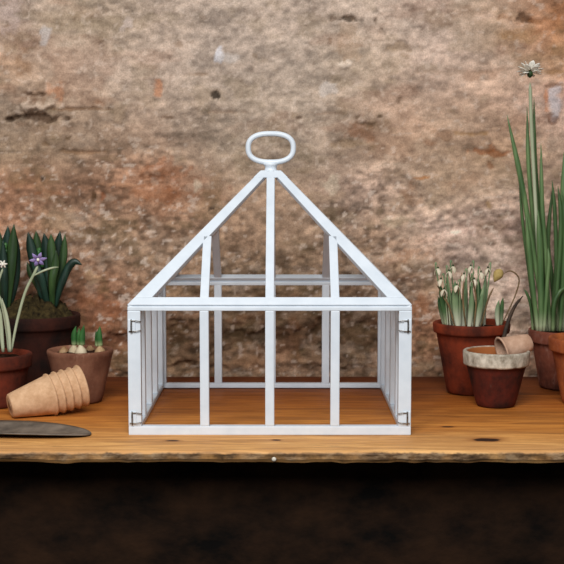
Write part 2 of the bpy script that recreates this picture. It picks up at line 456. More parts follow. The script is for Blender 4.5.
# marks with a shape of their own: x, z, half width, half height, colour, strength, depth (negative = hollow)
MARKS = [
 (-0.3741, 0.4403, 0.0261, 0.0128, (186, 166, 148), 0.95, 0.009), (-0.3760, 0.4195, 0.0357, 0.0051, (58, 38, 24), 0.9, -0.007), (-0.4165, 0.4211, 0.0098, 0.0048, (54, 38, 26), 0.8, -0.004), (-0.3786, 0.4611, 0.0148, 0.0144, (128, 106, 88), 0.7, 0.004),
 (-0.3626, 0.4467, 0.0082, 0.0080, (110, 92, 76), 0.7, -0.003), (-0.3835, 0.4579, 0.0227, 0.0029, (62, 42, 28), 0.9, -0.005), (-0.3510, 0.4643, 0.0115, 0.0128, (168, 112, 76), 0.5, 0), (-0.3111, 0.4339, 0.0453, 0.0026, (104, 78, 56), 0.8, -0.004), (-0.2786, 0.4435, 0.0098, 0.0048, (120, 84, 58), 0.6, -0.002),
 (-0.4004, 0.5027, 0.0133, 0.0223, (132, 96, 64), 0.5, 0), (-0.3658, 0.5456, 0.0066, 0.0127, (186, 180, 178), 0.7, 0.002), (-0.2336, 0.5679, 0.0114, 0.0111, (194, 178, 170), 0.7, 0.002), (-0.3971, 0.5948, 0.0051, 0.0142, (132, 112, 94), 0.5, -0.002), (-0.4245, 0.5885, 0.0230, 0.0253, (176, 156, 148), 0.6, 0.002),
 (-0.0927, 0.4531, 0.0058, 0.0058, (22, 14, 10), 1.0, -0.006), (-0.1847, 0.4675, 0.0082, 0.0128, (176, 116, 78), 0.7, -0.001), (-0.1689, 0.4211, 0.0097, 0.0035, (86, 62, 44), 0.8, -0.003), (-0.1167, 0.4883, 0.0194, 0.0032, (128, 104, 82), 0.6, -0.002), (-0.0827, 0.5202, 0.0097, 0.0111, (192, 192, 198), 0.8, 0.002), (-0.0650, 0.5170, 0.0145, 0.0080, (182, 176, 172), 0.5, 0), (-0.0279, 0.5202, 0.0048, 0.0048, (120, 100, 80), 0.6, -0.001),
 (-0.1081, 0.5790, 0.0081, 0.0032, (140, 118, 100), 0.5, 0), (-0.1502, 0.5393, 0.0097, 0.0048, (132, 108, 88), 0.6, -0.001), (-0.0766, 0.4275, 0.0356, 0.0026, (128, 106, 88), 0.6, -0.002),
 (0.1217, 0.5758, 0.0161, 0.0038, (48, 36, 22), 0.95, -0.006), (0.0976, 0.5774, 0.0048, 0.0063, (84, 62, 44), 0.7, -0.003), (0.0945, 0.5409, 0.0032, 0.0079, (110, 86, 66), 0.7, -0.002), (0.1667, 0.5774, 0.0035, 0.0051, (70, 54, 42), 0.85, -0.003), (0.1764, 0.5615, 0.0032, 0.0024, (80, 60, 44), 0.8, -0.002), (0.1188, 0.5090, 0.0096, 0.0064, (206, 192, 178), 0.8, 0.002), (0.1251, 0.5361, 0.0160, 0.0222, (152, 126, 102), 0.5, 0), (0.2057, 0.5282, 0.0225, 0.0080, (140, 116, 90), 0.5, -0.002), (0.0899, 0.4675, 0.0129, 0.0096, (186, 178, 172), 0.6, 0.001),
 (0.1726, 0.4227, 0.0048, 0.0032, (64, 46, 26), 0.9, -0.003), (0.1402, 0.4211, 0.0048, 0.0024, (70, 52, 34), 0.8, -0.002), (0.2063, 0.4483, 0.0048, 0.0048, (92, 70, 52), 0.7, -0.002), (0.0447, 0.4178, 0.0049, 0.0032, (70, 50, 38), 0.8, -0.002), (0.0852, 0.4275, 0.0259, 0.0024, (140, 116, 98), 0.6, -0.001),
 (0.4029, 0.5790, 0.0143, 0.0079, (62, 40, 24), 0.9, -0.006), (0.4238, 0.5758, 0.0192, 0.0048, (116, 74, 40), 0.7, -0.003), (0.3708, 0.5790, 0.0096, 0.0048, (128, 90, 62), 0.6, -0.002), (0.4450, 0.5631, 0.0253, 0.0190, (174, 116, 76), 0.35, 0), (0.3986, 0.5504, 0.0320, 0.0095, (160, 122, 82), 0.5, 0), (0.2841, 0.5710, 0.0048, 0.0040, (128, 104, 86), 0.6, -0.001), (0.4479, 0.4931, 0.0225, 0.0032, (132, 98, 62), 0.7, -0.002),
 (0.4552, 0.4483, 0.0125, 0.0224, (176, 172, 176), 0.8, 0.002), (0.4509, 0.4195, 0.0128, 0.0080, (104, 72, 54), 0.8, -0.003), (0.4423, 0.4483, 0.0036, 0.0224, (172, 112, 74), 0.7, -0.001), (0.4515, 0.4723, 0.0129, 0.0032, (96, 68, 50), 0.7, -0.002), (0.3431, 0.4915, 0.0257, 0.0096, (158, 122, 98), 0.5, -0.001), (0.2866, 0.4931, 0.0645, 0.0032, (150, 126, 106), 0.4, -0.001),
 (0.3433, 0.3663, 0.0194, 0.0065, (140, 86, 50), 0.8, -0.003), (0.3693, 0.3631, 0.0161, 0.0048, (126, 76, 44), 0.8, -0.003), (0.3202, 0.3937, 0.0226, 0.0032, (132, 100, 62), 0.7, -0.002), (0.2797, 0.3905, 0.0129, 0.0064, (120, 88, 64), 0.6, -0.002), (0.2464, 0.3227, 0.0130, 0.0029, (168, 108, 52), 0.8, -0.001), (0.3550, 0.3437, 0.0064, 0.0065, (118, 76, 46), 0.7, -0.002), (0.2555, 0.3808, 0.0080, 0.0064, (122, 88, 68), 0.6, -0.001), (0.3757, 0.2609, 0.0097, 0.0065, (112, 92, 66), 0.6, -0.002), (0.3543, 0.2788, 0.0048, 0.0049, (142, 112, 62), 0.6, -0.001),
 (0.1420, 0.3969, 0.0226, 0.0161, (128, 90, 66), 0.6, -0.003), (0.1548, 0.4098, 0.0113, 0.0032, (96, 74, 54), 0.7, -0.002), (0.1259, 0.3744, 0.0259, 0.0064, (132, 108, 80), 0.5, -0.002), (0.2239, 0.2951, 0.0161, 0.0195, (140, 104, 78), 0.5, -0.001), (0.1992, 0.3324, 0.0194, 0.0097, (116, 96, 76), 0.5, -0.002), (0.0936, 0.3113, 0.0146, 0.0113, (186, 172, 152), 0.6, 0.002), (0.1394, 0.2675, 0.0041, 0.0041, (80, 62, 50), 0.8, -0.002), (0.1752, 0.2691, 0.0130, 0.0049, (110, 92, 72), 0.6, -0.001), (0.2587, 0.3841, 0.0161, 0.0097, (134, 102, 78), 0.5, 0), (0.1998, 0.2528, 0.0227, 0.0081, (178, 166, 142), 0.5, 0.001),
 (-0.1957, 0.3243, 0.0147, 0.0049, (88, 54, 34), 0.8, -0.003), (-0.1696, 0.3356, 0.0326, 0.0129, (146, 94, 64), 0.6, 0), (-0.1992, 0.2935, 0.0489, 0.0130, (138, 90, 60), 0.6, -0.001), (-0.2348, 0.3113, 0.0358, 0.0036, (180, 136, 106), 0.7, 0.002), (-0.3121, 0.3647, 0.0390, 0.0036, (122, 94, 70), 0.8, -0.004), (-0.3745, 0.3194, 0.0033, 0.0058, (44, 30, 18), 0.95, -0.003), (-0.2920, 0.2918, 0.0033, 0.0065, (70, 50, 30), 0.85, -0.002), (-0.2757, 0.2918, 0.0050, 0.0081, (122, 72, 44), 0.8, -0.003), (-0.3313, 0.3841, 0.0049, 0.0040, (76, 56, 34), 0.8, -0.002), (-0.3686, 0.3792, 0.0066, 0.0048, (108, 82, 56), 0.7, -0.002), (-0.3847, 0.2967, 0.0066, 0.0032, (122, 80, 54), 0.7, -0.001), (-0.2635, 0.3550, 0.0163, 0.0048, (122, 102, 80), 0.5, -0.001),
 (-0.1000, 0.2723, 0.0039, 0.0039, (48, 36, 28), 0.95, -0.002), (-0.0706, 0.3065, 0.0049, 0.0049, (104, 76, 60), 0.7, -0.001), (-0.1194, 0.3113, 0.0065, 0.0081, (186, 172, 152), 0.6, 0.001), (-0.1633, 0.3000, 0.0131, 0.0130, (140, 92, 64), 0.5, 0), (-0.3456, 0.3000, 0.0261, 0.0032, (132, 88, 62), 0.5, -0.001), (-0.4018, 0.3356, 0.0066, 0.0065, (172, 132, 102), 0.5, 0.001), (-0.3059, 0.2300, 0.0262, 0.0098, (110, 86, 58), 0.5, -0.002), (-0.3461, 0.2626, 0.0230, 0.0146, (164, 138, 114), 0.5, 0.001),
 (-0.2954, 0.1595, 0.0148, 0.0066, (160, 136, 104), 0.5, 0.002), (-0.2792, 0.1447, 0.0100, 0.0164, (110, 86, 58), 0.6, -0.003), (-0.2573, 0.0605, 0.0198, 0.0099, (66, 38, 26), 0.8, -0.006), (-0.2511, 0.0240, 0.0199, 0.0133, (116, 92, 66), 0.6, 0.003), (-0.2633, 0.1068, 0.0264, 0.0132, (140, 86, 56), 0.5, 0), (-0.3024, 0.1233, 0.0199, 0.0148, (144, 92, 62), 0.5, 0),
 (-0.0370, 0.0655, 0.0624, 0.0083, (66, 50, 32), 0.75, -0.006), (-0.0615, 0.0936, 0.0263, 0.0083, (128, 94, 68), 0.5, 0.003), (-0.0618, 0.0207, 0.0428, 0.0083, (146, 112, 84), 0.6, 0.004), (0.0945, 0.0705, 0.0262, 0.0232, (62, 48, 30), 0.7, -0.006), (0.0320, 0.0870, 0.0098, 0.0165, (132, 94, 68), 0.5, 0.003), (0.0617, 0.0240, 0.0263, 0.0100, (150, 120, 94), 0.5, 0.004), (-0.1553, 0.0738, 0.0198, 0.0165, (84, 62, 42), 0.6, -0.005), (-0.1523, 0.0273, 0.0198, 0.0133, (146, 116, 90), 0.5, 0.004), (0.1405, 0.0605, 0.0262, 0.0199, (84, 68, 46), 0.65, -0.005), (0.1358, 0.0207, 0.0230, 0.0100, (146, 122, 96), 0.5, 0.003), (-0.0073, 0.1299, 0.0328, 0.0066, (86, 66, 44), 0.6, -0.003), (0.0386, 0.0771, 0.0065, 0.0363, (116, 82, 56), 0.5, 0.002),
 (0.2475, 0.0489, 0.0146, 0.0149, (96, 74, 50), 0.7, -0.004), (0.2436, 0.1101, 0.0146, 0.0165, (146, 98, 68), 0.6, 0), (0.2511, 0.0157, 0.0147, 0.0083, (166, 138, 110), 0.6, 0.002), (0.2280, 0.1973, 0.0260, 0.0098, (152, 112, 84), 0.5, 0), (0.2004, 0.1759, 0.0049, 0.0033, (76, 56, 42), 0.8, -0.002), (0.2326, 0.2349, 0.0227, 0.0131, (186, 162, 142), 0.5, 0.001), (0.2080, 0.2512, 0.0228, 0.0049, (120, 96, 74), 0.5, -0.001),
]
ew = (fbm(GX, GZ, 70, 500, 4) - 0.5)
ew2 = (fbm(GX, GZ, 70, 540, 4) - 0.5)
for mx, mz, hx, hz, mc, ms, md_ in MARKS:
    s = (np.abs(GX - mx) < hx * 3 + .02) & (np.abs(GZ - mz) < hz * 3 + .02)
    d = np.sqrt(((GX[s] - mx + ew[s] * hx * 2.4) / hx) ** 2 + ((GZ[s] - mz + ew2[s] * hz * 3.2) / hz) ** 2)
    k = np.clip((1.35 - d) / 0.7, 0, 1); k = k * k * (3 - 2 * k)
    kc = (k * ms * 0.85)[:, None]
    tone = np.clip(1 + (var[s] - 0.5)[:, None] * 1.2, 0.5, 1.5)
    col[s] = col[s] * (1 - kc) + lin(mc) * 1.2 * tone * kc
    dep[s] += md_ * k
# keep the face behind the bench's back edge
nearb = np.clip((0.05 - GZ) / 0.05, 0, 1) * np.clip((GZ + 0.06) / 0.03, 0, 1)
Ymap = WY + 0.010 - np.clip(dep, -0.02, 0.009)
nx, nz = GX.shape
me = bpy.data.meshes.new('wall_back')
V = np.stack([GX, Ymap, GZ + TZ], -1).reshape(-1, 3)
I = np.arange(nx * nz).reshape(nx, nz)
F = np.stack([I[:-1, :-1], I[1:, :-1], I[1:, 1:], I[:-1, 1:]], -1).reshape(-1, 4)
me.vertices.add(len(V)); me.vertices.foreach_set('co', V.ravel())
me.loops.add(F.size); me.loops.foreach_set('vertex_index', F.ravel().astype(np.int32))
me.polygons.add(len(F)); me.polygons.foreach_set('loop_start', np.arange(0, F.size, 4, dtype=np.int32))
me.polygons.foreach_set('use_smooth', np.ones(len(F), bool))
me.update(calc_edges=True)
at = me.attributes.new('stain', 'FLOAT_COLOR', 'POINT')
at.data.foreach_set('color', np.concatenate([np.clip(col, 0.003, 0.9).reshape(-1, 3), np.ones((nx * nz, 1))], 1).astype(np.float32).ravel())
n = NT('old_render')
a = n.node('ShaderNodeAttribute'); a.attribute_name = 'stain'
g = n.noise(420, 4, 0.65); g2 = n.noise(130, 5, 0.65, n.coords((0.8, 1, 1)))
mul = n.ramp(g, [(0.3, (0.72, 0.70, 0.68, 1)), (0.7, (1.22, 1.22, 1.22, 1))])
cc = n.mix(1.0, a.outputs['Color'], mul, 'MULTIPLY')
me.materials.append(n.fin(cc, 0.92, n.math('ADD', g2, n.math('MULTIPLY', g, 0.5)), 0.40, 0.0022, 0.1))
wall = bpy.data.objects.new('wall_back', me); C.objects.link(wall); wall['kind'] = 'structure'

b = MB(); b.box(-1.7, 1.7, -2.2, 0.48, -0.05, 0.0)
fl = b.build('floor', M['floor']); fl['kind'] = 'structure'

# ------------------------------------------------------------------ the bench
bench = empty('workbench', (0, 0.16, 0), 'long old wooden workbench with a worn orange-brown plank top against the plaster wall', 'workbench')
FY, BY = -0.0915, 0.464
# plank top: two boards and a narrow back board in one mesh, front arris worn and ragged underneath
b = MB()
xs = np.arange(-0.95, 0.9501, 0.006)
for (y0, y1, dz) in ((FY, 0.085, 0.0), (0.0864, 0.2850, -0.0008), (0.2890, BY, -0.0016)):
    rings = []
    for x in xs:
        fr = y0 == FY
        wv = 0.0022 * mnoise.noise(Vector((x * 9, 1.2, 0))) + 0.0014 * mnoise.noise(Vector((x * 45, 3.2, 0))) if fr else 0
        th = 0.0145 + 0.003 * mnoise.noise(Vector((x * 14, 7.1, 0))) + 0.0015 * mnoise.noise(Vector((x * 60, 9.1, 0))) if fr else 0.018
        zt = TZ + dz + 0.0006 * mnoise.noise(Vector((x * 5, y0 * 20, 0)))
        rag = 0.003 * abs(mnoise.noise(Vector((x * 40, 5.5, 0)))) if fr else 0
        r0 = 0.004 if fr else 0.0012
        rings.append([(x, y0 + wv, zt - r0), (x, y0 + wv + r0 * 0.4, zt - r0 * 0.25), (x, y0 + wv + r0, zt), (x, y1 - 0.0012, zt), (x, y1, zt - 0.0012),
                      (x, y1, TZ - 0.02), (x, y0 + 0.03, TZ - 0.02), (x, y0 + wv + 0.004 + rag, TZ - th), (x, y0 + wv + rag, TZ - th * 0.7)])
    b.loft(rings)
top = b.build('tabletop', M['bench'], bench)
for p in top.data.polygons: p.use_smooth = False
# the material reads object coordinates: keep the top's origin at the bench top level
top.data.transform(Matrix.Translation(Vector((0, 0.16, 0)) - Vector((0, 0, TZ)))); top.location = Vector((0, -0.16, TZ))
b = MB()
for i in range(4):                                                     # near-black boards set back under the top
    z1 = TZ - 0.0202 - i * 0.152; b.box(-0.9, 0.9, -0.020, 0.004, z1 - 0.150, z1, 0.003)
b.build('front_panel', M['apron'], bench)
for x in (-0.9, 0.9):
    for y in (0.0, 0.40):
        b = MB(); b.box(x - 0.035, x + 0.035, y - 0.008 if y else 0.004, y + 0.045, 0, TZ - 0.0205, 0.004)
        b.build('leg', M['leg_wood'], bench)
sc = Vector((0.0060, -0.0915, 0.8404))
b = MB(); b.lathe([(0, -0.0), (0.0025, 0.0), (0.0028, 0.0010), (0.0019, 0.0022), (0, 0.0025)], (sc.x, -0.0920, sc.z), 16, M=Matrix.Rotation(R(90), 3, 'X'))
b.build('screw_head', M['screw'], bench)

# ------------------------------------------------------------------ the white cloche
H = 0.166; Wd = 0.18; AP = 0.3505
cl = empty('garden_cloche', (0, 0.18, TZ), 'white painted barred garden cloche with pyramid roof and oval ring handle, on the bench', 'cloche')
PIV = Vector((0, 0.18, TZ))
t = 0.0125


def wall_panel(k):
    nm = ('front_panel', 'side_panel', 'back_panel', 'side_panel')[k]
    e = Wd if k % 2 == 0 else Wd - t - 0.0005
    ang = k * math.pi / 2; rz = 0.0115 if k == 0 else 0.0070
    b = MB()
    b.box(-e, -e + (0.0165 if k % 2 == 0 else 0.010), 0, t, TZ + rz - 0.0001, TZ + H - 0.0064, 0.0012)
    b.box(e - (0.0165 if k % 2 == 0 else 0.010), e, 0, t, TZ + rz - 0.0001, TZ + H - 0.0064, 0.0012)
    b.box(-e, e, 0, t, TZ, TZ + rz, 0.0012)
    b.box(-e, e, 0, t, TZ + H - 0.0065, TZ + H - 0.0008, 0.0012)
    b.rot(ang, PIV)
    p = b.build(nm, M['white'], cl)
    for x in (-0.083, 0.0, 0.083):
        b = MB(); b.box(x - 0.0058, x + 0.0058, 0.0004, t - 0.0004, TZ + rz - 0.0001, TZ + H - 0.006, 0.0014); b.rot(ang, PIV)
        b.build('glazing_bar', M['white'], p)


for k in range(4): wall_panel(k)

SL = math.hypot(Wd, AP - H - 0.002)
su = Vector((0, Wd, AP - H - 0.002)) / SL                     # up the slope of the front roof face
nin = Vector((0, su.z, -su.y)) * 0.008                        # inward


def RP(u, s, z0=TZ + H + 0.0015): return Vector((u, 0, z0)) + su * s


def roof_panel(k):
    ang = k * math.pi / 2
    wr, wh = 0.0125, 0.0180
    hip = lambda s: Wd * (1 - s / SL)                          # outer half width at s
    inn = wh * math.hypot(SL, Wd) / SL                         # horizontal width of a hip rail
    smax = SL * 0.925
    b = MB()
    b.prism([RP(-Wd, 0), RP(Wd, 0), RP(hip(wr), wr), RP(-hip(wr), wr)], nin, 0.0010)
    for sg in (-1, 1):
        b.prism([RP(sg * hip(wr), wr), RP(sg * hip(smax), smax), RP(sg * max(hip(smax) - inn, 0.0005), smax), RP(sg * (hip(wr) - inn), wr)], nin, 0.0010)
    b.rot(ang, PIV)
    p = b.build('roof_panel', M['white'], cl)
    for x in (-0.083, 0.0, 0.083):
        s1 = SL * (1 - (abs(x) + inn * 0.7) / Wd) if x else smax
        h = 0.0056
        b = MB(); b.prism([RP(x - h, wr - 0.001), RP(x + h, wr - 0.001), RP(x + h, s1), RP(x - h, s1)], nin * 0.9, 0.0012); b.rot(ang, PIV)
        b.build('glazing_bar', M['white'], p)


for k in range(4): roof_panel(k)
# cap over the meeting hips
b = MB(); rings = []
for z, r in ((0.3255, 0.0225), (0.3265, 0.0235), (0.3340, 0.0160), (0.3352, 0.0140)):
    rings.append([PIV + Vector((sx * r, sy * r, z)) for sx, sy in ((-1, -1), (1, -1), (1, 1), (-1, 1))])
b.loft(rings); cap = b.build('apex_cap', M['white'], cl)
for p in cap.data.polygons: p.use_smooth = False
zc = 0.3670
b = MB()
b.lathe([(0, 0.3345), (0.0100, 0.3345), (0.0085, 0.337), (0.0080, 0.3395), (0.0090, 0.3425), (0.0115, 0.3455), (0, 0.347)], PIV, 24)
ring = []
for i in range(64):
    a = 2 * math.pi * i / 64; c_, s_ = math.cos(a), math.sin(a)
    ex = 2 / 2.5
    ring.append(PIV + Vector((0.0314 * math.copysign(abs(c_) ** ex, c_), 0, zc + 0.0197 * math.copysign(abs(s_) ** ex, s_))))
b.sweep(ring, 0.0039, 0.0039, 10, side=(0, 1, 0), loop=True)
hd = b.build('ring_handle', M['white'], cl)
# hook latches on the front corners
for sg in (-1, 1):
    for z in (0.1405, 0.0225):
        x = sg * 0.1745
        b = MB()
        b.box(x - 0.0045, x + 0.0045, -0.0012, 0.0002, TZ + z - 0.008, TZ + z + 0.008, 0.0005)
        l = b.build('corner_latch', M['white'], cl)
        b = MB()
        xx = x + sg * 0.0005
        b.tube(spline([(xx, -0.0022, TZ + z - 0.0085), (xx, -0.0030, TZ + z), (xx, -0.0022, TZ + z + 0.0085)], 8), 0.0010, 8)
        b.tube(spline([(xx, -0.0024, TZ + z + 0.0065), (xx - sg * 0.006, -0.0028, TZ + z + 0.0068), (xx - sg * 0.0125, -0.0020, TZ + z + 0.0055)], 8), 0.0006, 8)
        b.tube(spline([(xx + sg * 0.003, -0.0022, TZ + z - 0.0065), (xx - sg * 0.005, -0.0026, TZ + z - 0.0065), (xx - sg * 0.012, -0.0020, TZ + z - 0.0055)], 8), 0.0006, 8)
        h = b.build('hook', M['steel'], l); h['label'] = 'grey metal hook'


# ------------------------------------------------------------------ pots
def pot(root, rim_r, base_r, height, rim_h, mat, collar=0.004, wall_t=0.005, seed=0.0):
    c = root.location
    rs = rim_r - collar
    rb = lambda z: base_r + (rs - 0.001 - base_r) * z / (height - rim_h)
    z1 = height - rim_h
    prof = [(0, 0.0), (base_r - 0.002, 0.0), (base_r, 0.002)]
    for i in range(1, 9): prof.append((rb(z1 * i / 8), z1 * i / 8 - (0.0 if i < 8 else 0.0005)))
    prof += [(rim_r - 0.0015, z1 + 0.0008), (rim_r - 0.0008, z1 + 0.003), (rim_r, height - 0.003), (rim_r - 0.0008, height - 0.0008), (rim_r - 0.002, height),
             (rim_r - wall_t + 0.0005, height), (rim_r - wall_t - 0.001, height - 0.002)]
    zi = 0.006
    for i in range(5): 
        z = height - 0.004 - (height - 0.004 - zi) * i / 4
        prof.append((base_r - 0.004 + (rim_r - wall_t - 0.002 - base_r + 0.004) * (z - zi) / (height - zi), z))
    prof.append((0, zi))
    b = MB(); b.lathe(prof, c, 56, 0.008, seed)
    return b.build('pot', mat, root)


def fill(root, name, r, z, mat, bump=0.003, dome=0.004, seed=0.0):
    c = root.location; b = MB(); rings = []
    for i, q in enumerate((1.0, 0.9, 0.75, 0.58, 0.4, 0.22, 0.08)):
        ring = []
        for k in range(40):
            a = 2 * math.pi * k / 40
            p = Vector((r * q * math.cos(a), r * q * math.sin(a), 0))
            hgt = z + dome * (1 - q * q) + (bump * mnoise.noise(p * 90 + Vector((seed, 0, 0))) + bump * 0.6 * mnoise.noise(p * 240 + Vector((seed, 4, 0))) if q < 0.99 else 0)
            ring.append(c + p + Vector((0, 0, hgt)))
        rings.append(ring)
    low = [c + Vector((r * 0.80 * math.cos(2 * math.pi * k / 40), r * 0.80 * math.sin(2 * math.pi * k / 40), z - 0.015)) for k in range(40)]
    b.loft([low] + rings)
    return b.build(name, mat, root)


def strap(root, name, pts, wmax, mat, th=0.0012, tip=0.55, n=16, side=(1, 0, 0), base=0.7, cup=0.25, parent=None):
    P = spline(pts, n); L = len(P) - 1
    wl = []
    for i in range(L + 1):
        u = i / L
        s = base + (1 - base) * min(u / 0.35, 1)
        if u > tip: s *= max(1 - ((u - tip) / (1 - tip)) ** 1.7, 0.0) * 0.96 + 0.04
        wl.append(wmax * s)
    tl = [max(th * (1 - 0.6 * i / L), 0.0003) for i in range(L + 1)]
    b = MB(); b.sweep(P, wl, tl, 10, side, cup=cup)
    return b.build(name, mat, parent or root)


def quill(root, name, pts, r, mat, n=18, parent=None, tip=0.75):
    P = spline(pts, n); L = len(P) - 1
    rl = [r * (0.8 + 0.2 * min(i / L / 0.3, 1)) * (1 if i / L < tip else max((1 - (i / L - tip) / (1 - tip)) ** 0.7, 0.08)) for i in range(L + 1)]
    b = MB(); b.sweep(P, rl, [q * 0.85 for q in rl], 8)
    return b.build(name, mat, parent or root)


def bulb(root, c, r, h, mat, seed=0.0):
    b = MB()
    b.lathe([(0, 0), (r * 0.5, 0.001), (r * 0.92, h * 0.22), (r, h * 0.4), (r * 0.8, h * 0.65), (r * 0.45, h * 0.85), (r * 0.3, h), (0, h * 1.01)], c, 20, 0.08, seed)
    return b.build('bulb', mat, root)


# large terracotta pot of snowdrops, right
BIGC = (0.3025, 0.3150, 0.9568, 0.0583)
root = empty('potted_snowdrops', (BIGC[0], BIGC[1], TZ), 'large red terracotta pot of pale budding snowdrops right of the white cloche', 'potted plant')
HB = BIGC[2] - TZ
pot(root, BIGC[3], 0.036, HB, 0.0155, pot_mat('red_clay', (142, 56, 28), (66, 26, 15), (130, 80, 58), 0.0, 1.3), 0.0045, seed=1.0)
fill(root, 'soil', BIGC[3] - 0.0065, HB - 0.010, M['soil'], seed=1)
SNOWL = [   # base, tip, half width, deep green
    ((0.2639, 0.3030, 0.9523), (0.2522, 0.2994, 1.0176), 0.0045, 1),
    ((0.2731, 0.3150, 0.9477), (0.2631, 0.3150, 1.0267), 0.0038, 0),
    ((0.2808, 0.3270, 0.9462), (0.2745, 0.3306, 1.0040), 0.004, 1),
    ((0.2794, 0.2950, 0.9472), (0.2732, 0.2890, 1.0230), 0.0055, 0),
    ((0.2889, 0.3090, 0.9454), (0.2894, 0.3072, 1.0048), 0.0044, 0),
    ((0.2895, 0.3350, 0.9451), (0.2864, 0.3410, 1.0138), 0.004, 1),
    ((0.2973, 0.3250, 0.9449), (0.2951, 0.3280, 1.0256), 0.0042, 0),
    ((0.2959, 0.2950, 0.9472), (0.2987, 0.2890, 1.0110), 0.0042, 0),
    ((0.3049, 0.3150, 0.9462), (0.2994, 0.3150, 1.0161), 0.004, 1),
    ((0.3170, 0.3250, 0.9480), (0.3134, 0.3280, 1.0256), 0.005, 1),
    ((0.3121, 0.3030, 0.9477), (0.3181, 0.2994, 1.0161), 0.0042, 0),
    ((0.3058, 0.2910, 0.9477), (0.3143, 0.2838, 1.0056), 0.0046, 0),
    ((0.3244, 0.3330, 0.9469), (0.3271, 0.3384, 1.0309), 0.0036, 0),
    ((0.3401, 0.3000, 0.9526), (0.3403, 0.2955, 0.9924), 0.0036, 0),
    ((0.3472, 0.3150, 0.9523), (0.3496, 0.3150, 0.9949), 0.0034, 1),
    ((0.2622, 0.3250, 0.9510), (0.2529, 0.3280, 0.9951), 0.0032, 1),
]
for p0, p1, hw, dk in SNOWL:
    p0 = Vector(p0); p1 = Vector(p1); md_ = p0.lerp(p1, 0.5) + Vector((random.uniform(-.002, .002), random.uniform(-.002, .002), 0))
    strap(root, 'leaf', [p0, md_, p1], hw, M['snowdrop_dark'] if dk else M['snowdrop_leaf'], 0.0016, 0.6, 12, cup=0.3)
for p0, p1, p2 in (((0.2906, 0.2900, 0.9509), (0.2856, 0.2900, 0.9930), (0.2867, 0.2900, 1.0244)), ((0.3018, 0.2850, 0.9515), (0.3043, 0.2850, 0.9935), (0.2978, 0.2850, 1.0308)), ((0.2867, 0.3150, 0.9507), (0.2816, 0.3150, 0.9964), (0.2871, 0.3150, 1.0328)), ((0.3138, 0.2950, 0.9533), (0.3237, 0.2950, 0.9924), (0.3324, 0.2950, 1.0120)), ((0.2680, 0.3000, 0.9526), (0.2616, 0.3000, 0.9919), (0.2463, 0.3000, 1.0160)), ((0.3140, 0.3250, 0.9495), (0.3057, 0.3250, 0.9954), (0.2976, 0.3250, 1.0381)), ((0.2738, 0.2870, 0.9528), (0.2644, 0.2870, 0.9843), (0.2554, 0.2870, 0.9978))):                                         # browned old stalks
    quill(root, 'old_stalk', [p0, p1, p2], 0.0014, M['stem_brown'], 12)
HEADS = [(0.2524, 0.2900, 1.0244), (0.2649, 0.2950, 1.0360), (0.2753, 0.2820, 1.0162), (0.2728, 0.3100, 1.0423), (0.2888, 0.3050, 1.0306), (0.2496, 0.3050, 1.0396), (0.3013, 0.3200, 1.0415), (0.3150, 0.3100, 1.0332), (0.3271, 0.3200, 1.0385), (0.3016, 0.2900, 1.0244), (0.2565, 0.2850, 1.0099)]
for i, hp in enumerate(HEADS):                                   # nodding white flowers on thin stalks
    hp = Vector(hp); bs = Vector((BIGC[0] + (hp.x - BIGC[0]) * 0.75, BIGC[1] + (hp.y - BIGC[1]) * 0.7, TZ + HB - 0.009))
    sg = -1 if i % 2 else 1
    tp = hp + Vector((sg * 0.004, 0, 0.007))
    s = quill(root, 'flower_stem', [bs, bs.lerp(tp, 0.6), tp, hp + Vector((0, 0, 0.002))], 0.0011, M['snowdrop_leaf'], 14)
    b = MB(); b.ball(hp + Vector((0, 0, 0.0005)), 0.0016, 0.0017, 0.0022, 6); fo = b.build('ovary', M['seed_green'], s)
    for q in range(3):
        a = q * 2.1 + i; d = Vector((math.cos(a), math.sin(a), 0))
        b = MB(); b.sweep(spline([hp, hp + d * 0.0042 + Vector((0, 0, -0.005)), hp + d * 0.0050 + Vector((0, 0, -0.0115))], 8), [0.001, 0.002, 0.0027, 0.0031, 0.0033, 0.003, 0.0025, 0.0015, 0.0004], 0.0005, 8, side=d.cross(Vector((0, 0, 1))))
        b.build('petal', M['petal_cream'], s)
# seed pod on an arching stem
s = quill(root, 'pod_stem', [(0.3476, 0.3000, 0.9587), (0.3659, 0.3050, 0.9974), (0.3714, 0.3050, 1.0231), (0.3589, 0.3030, 1.0353), (0.3464, 0.3000, 1.0310)], 0.0011, M['stem_brown'], 20)
b = MB(); pc = Vector((0.3390, 0.3000, 1.0295))
b.lathe([(0, -0.0125), (0.0022, -0.010), (0.0060, -0.004), (0.0078, 0.001), (0.0066, 0.006), (0.003, 0.0092), (0, 0.010)], pc, 18, 0.06, 3, M=Matrix.Rotation(R(28), 3, 'Y'))
o = b.build('seed_pod', M['pod'], root); o['label'] = 'yellowish papery seed pod'

# small lime-crusted pot in front of it
SMC = (0.3225, 0.2060, 0.9298, 0.0479)
HS = SMC[2] - TZ
smp = empty('terracotta_pot', (SMC[0], SMC[1], TZ), 'small dark terracotta pot with a chalky white collar in front of the snowdrop pot', 'pot')
pot(smp, SMC[3], 0.0275, HS, 0.021, pot_mat('limed_clay', (112, 40, 24), (40, 18, 13), (88, 62, 50), 0.0, 4.2, ((118, 108, 92), (210, 202, 186), SMC[3]), HS - 0.0215), 0.0045, seed=4.0)

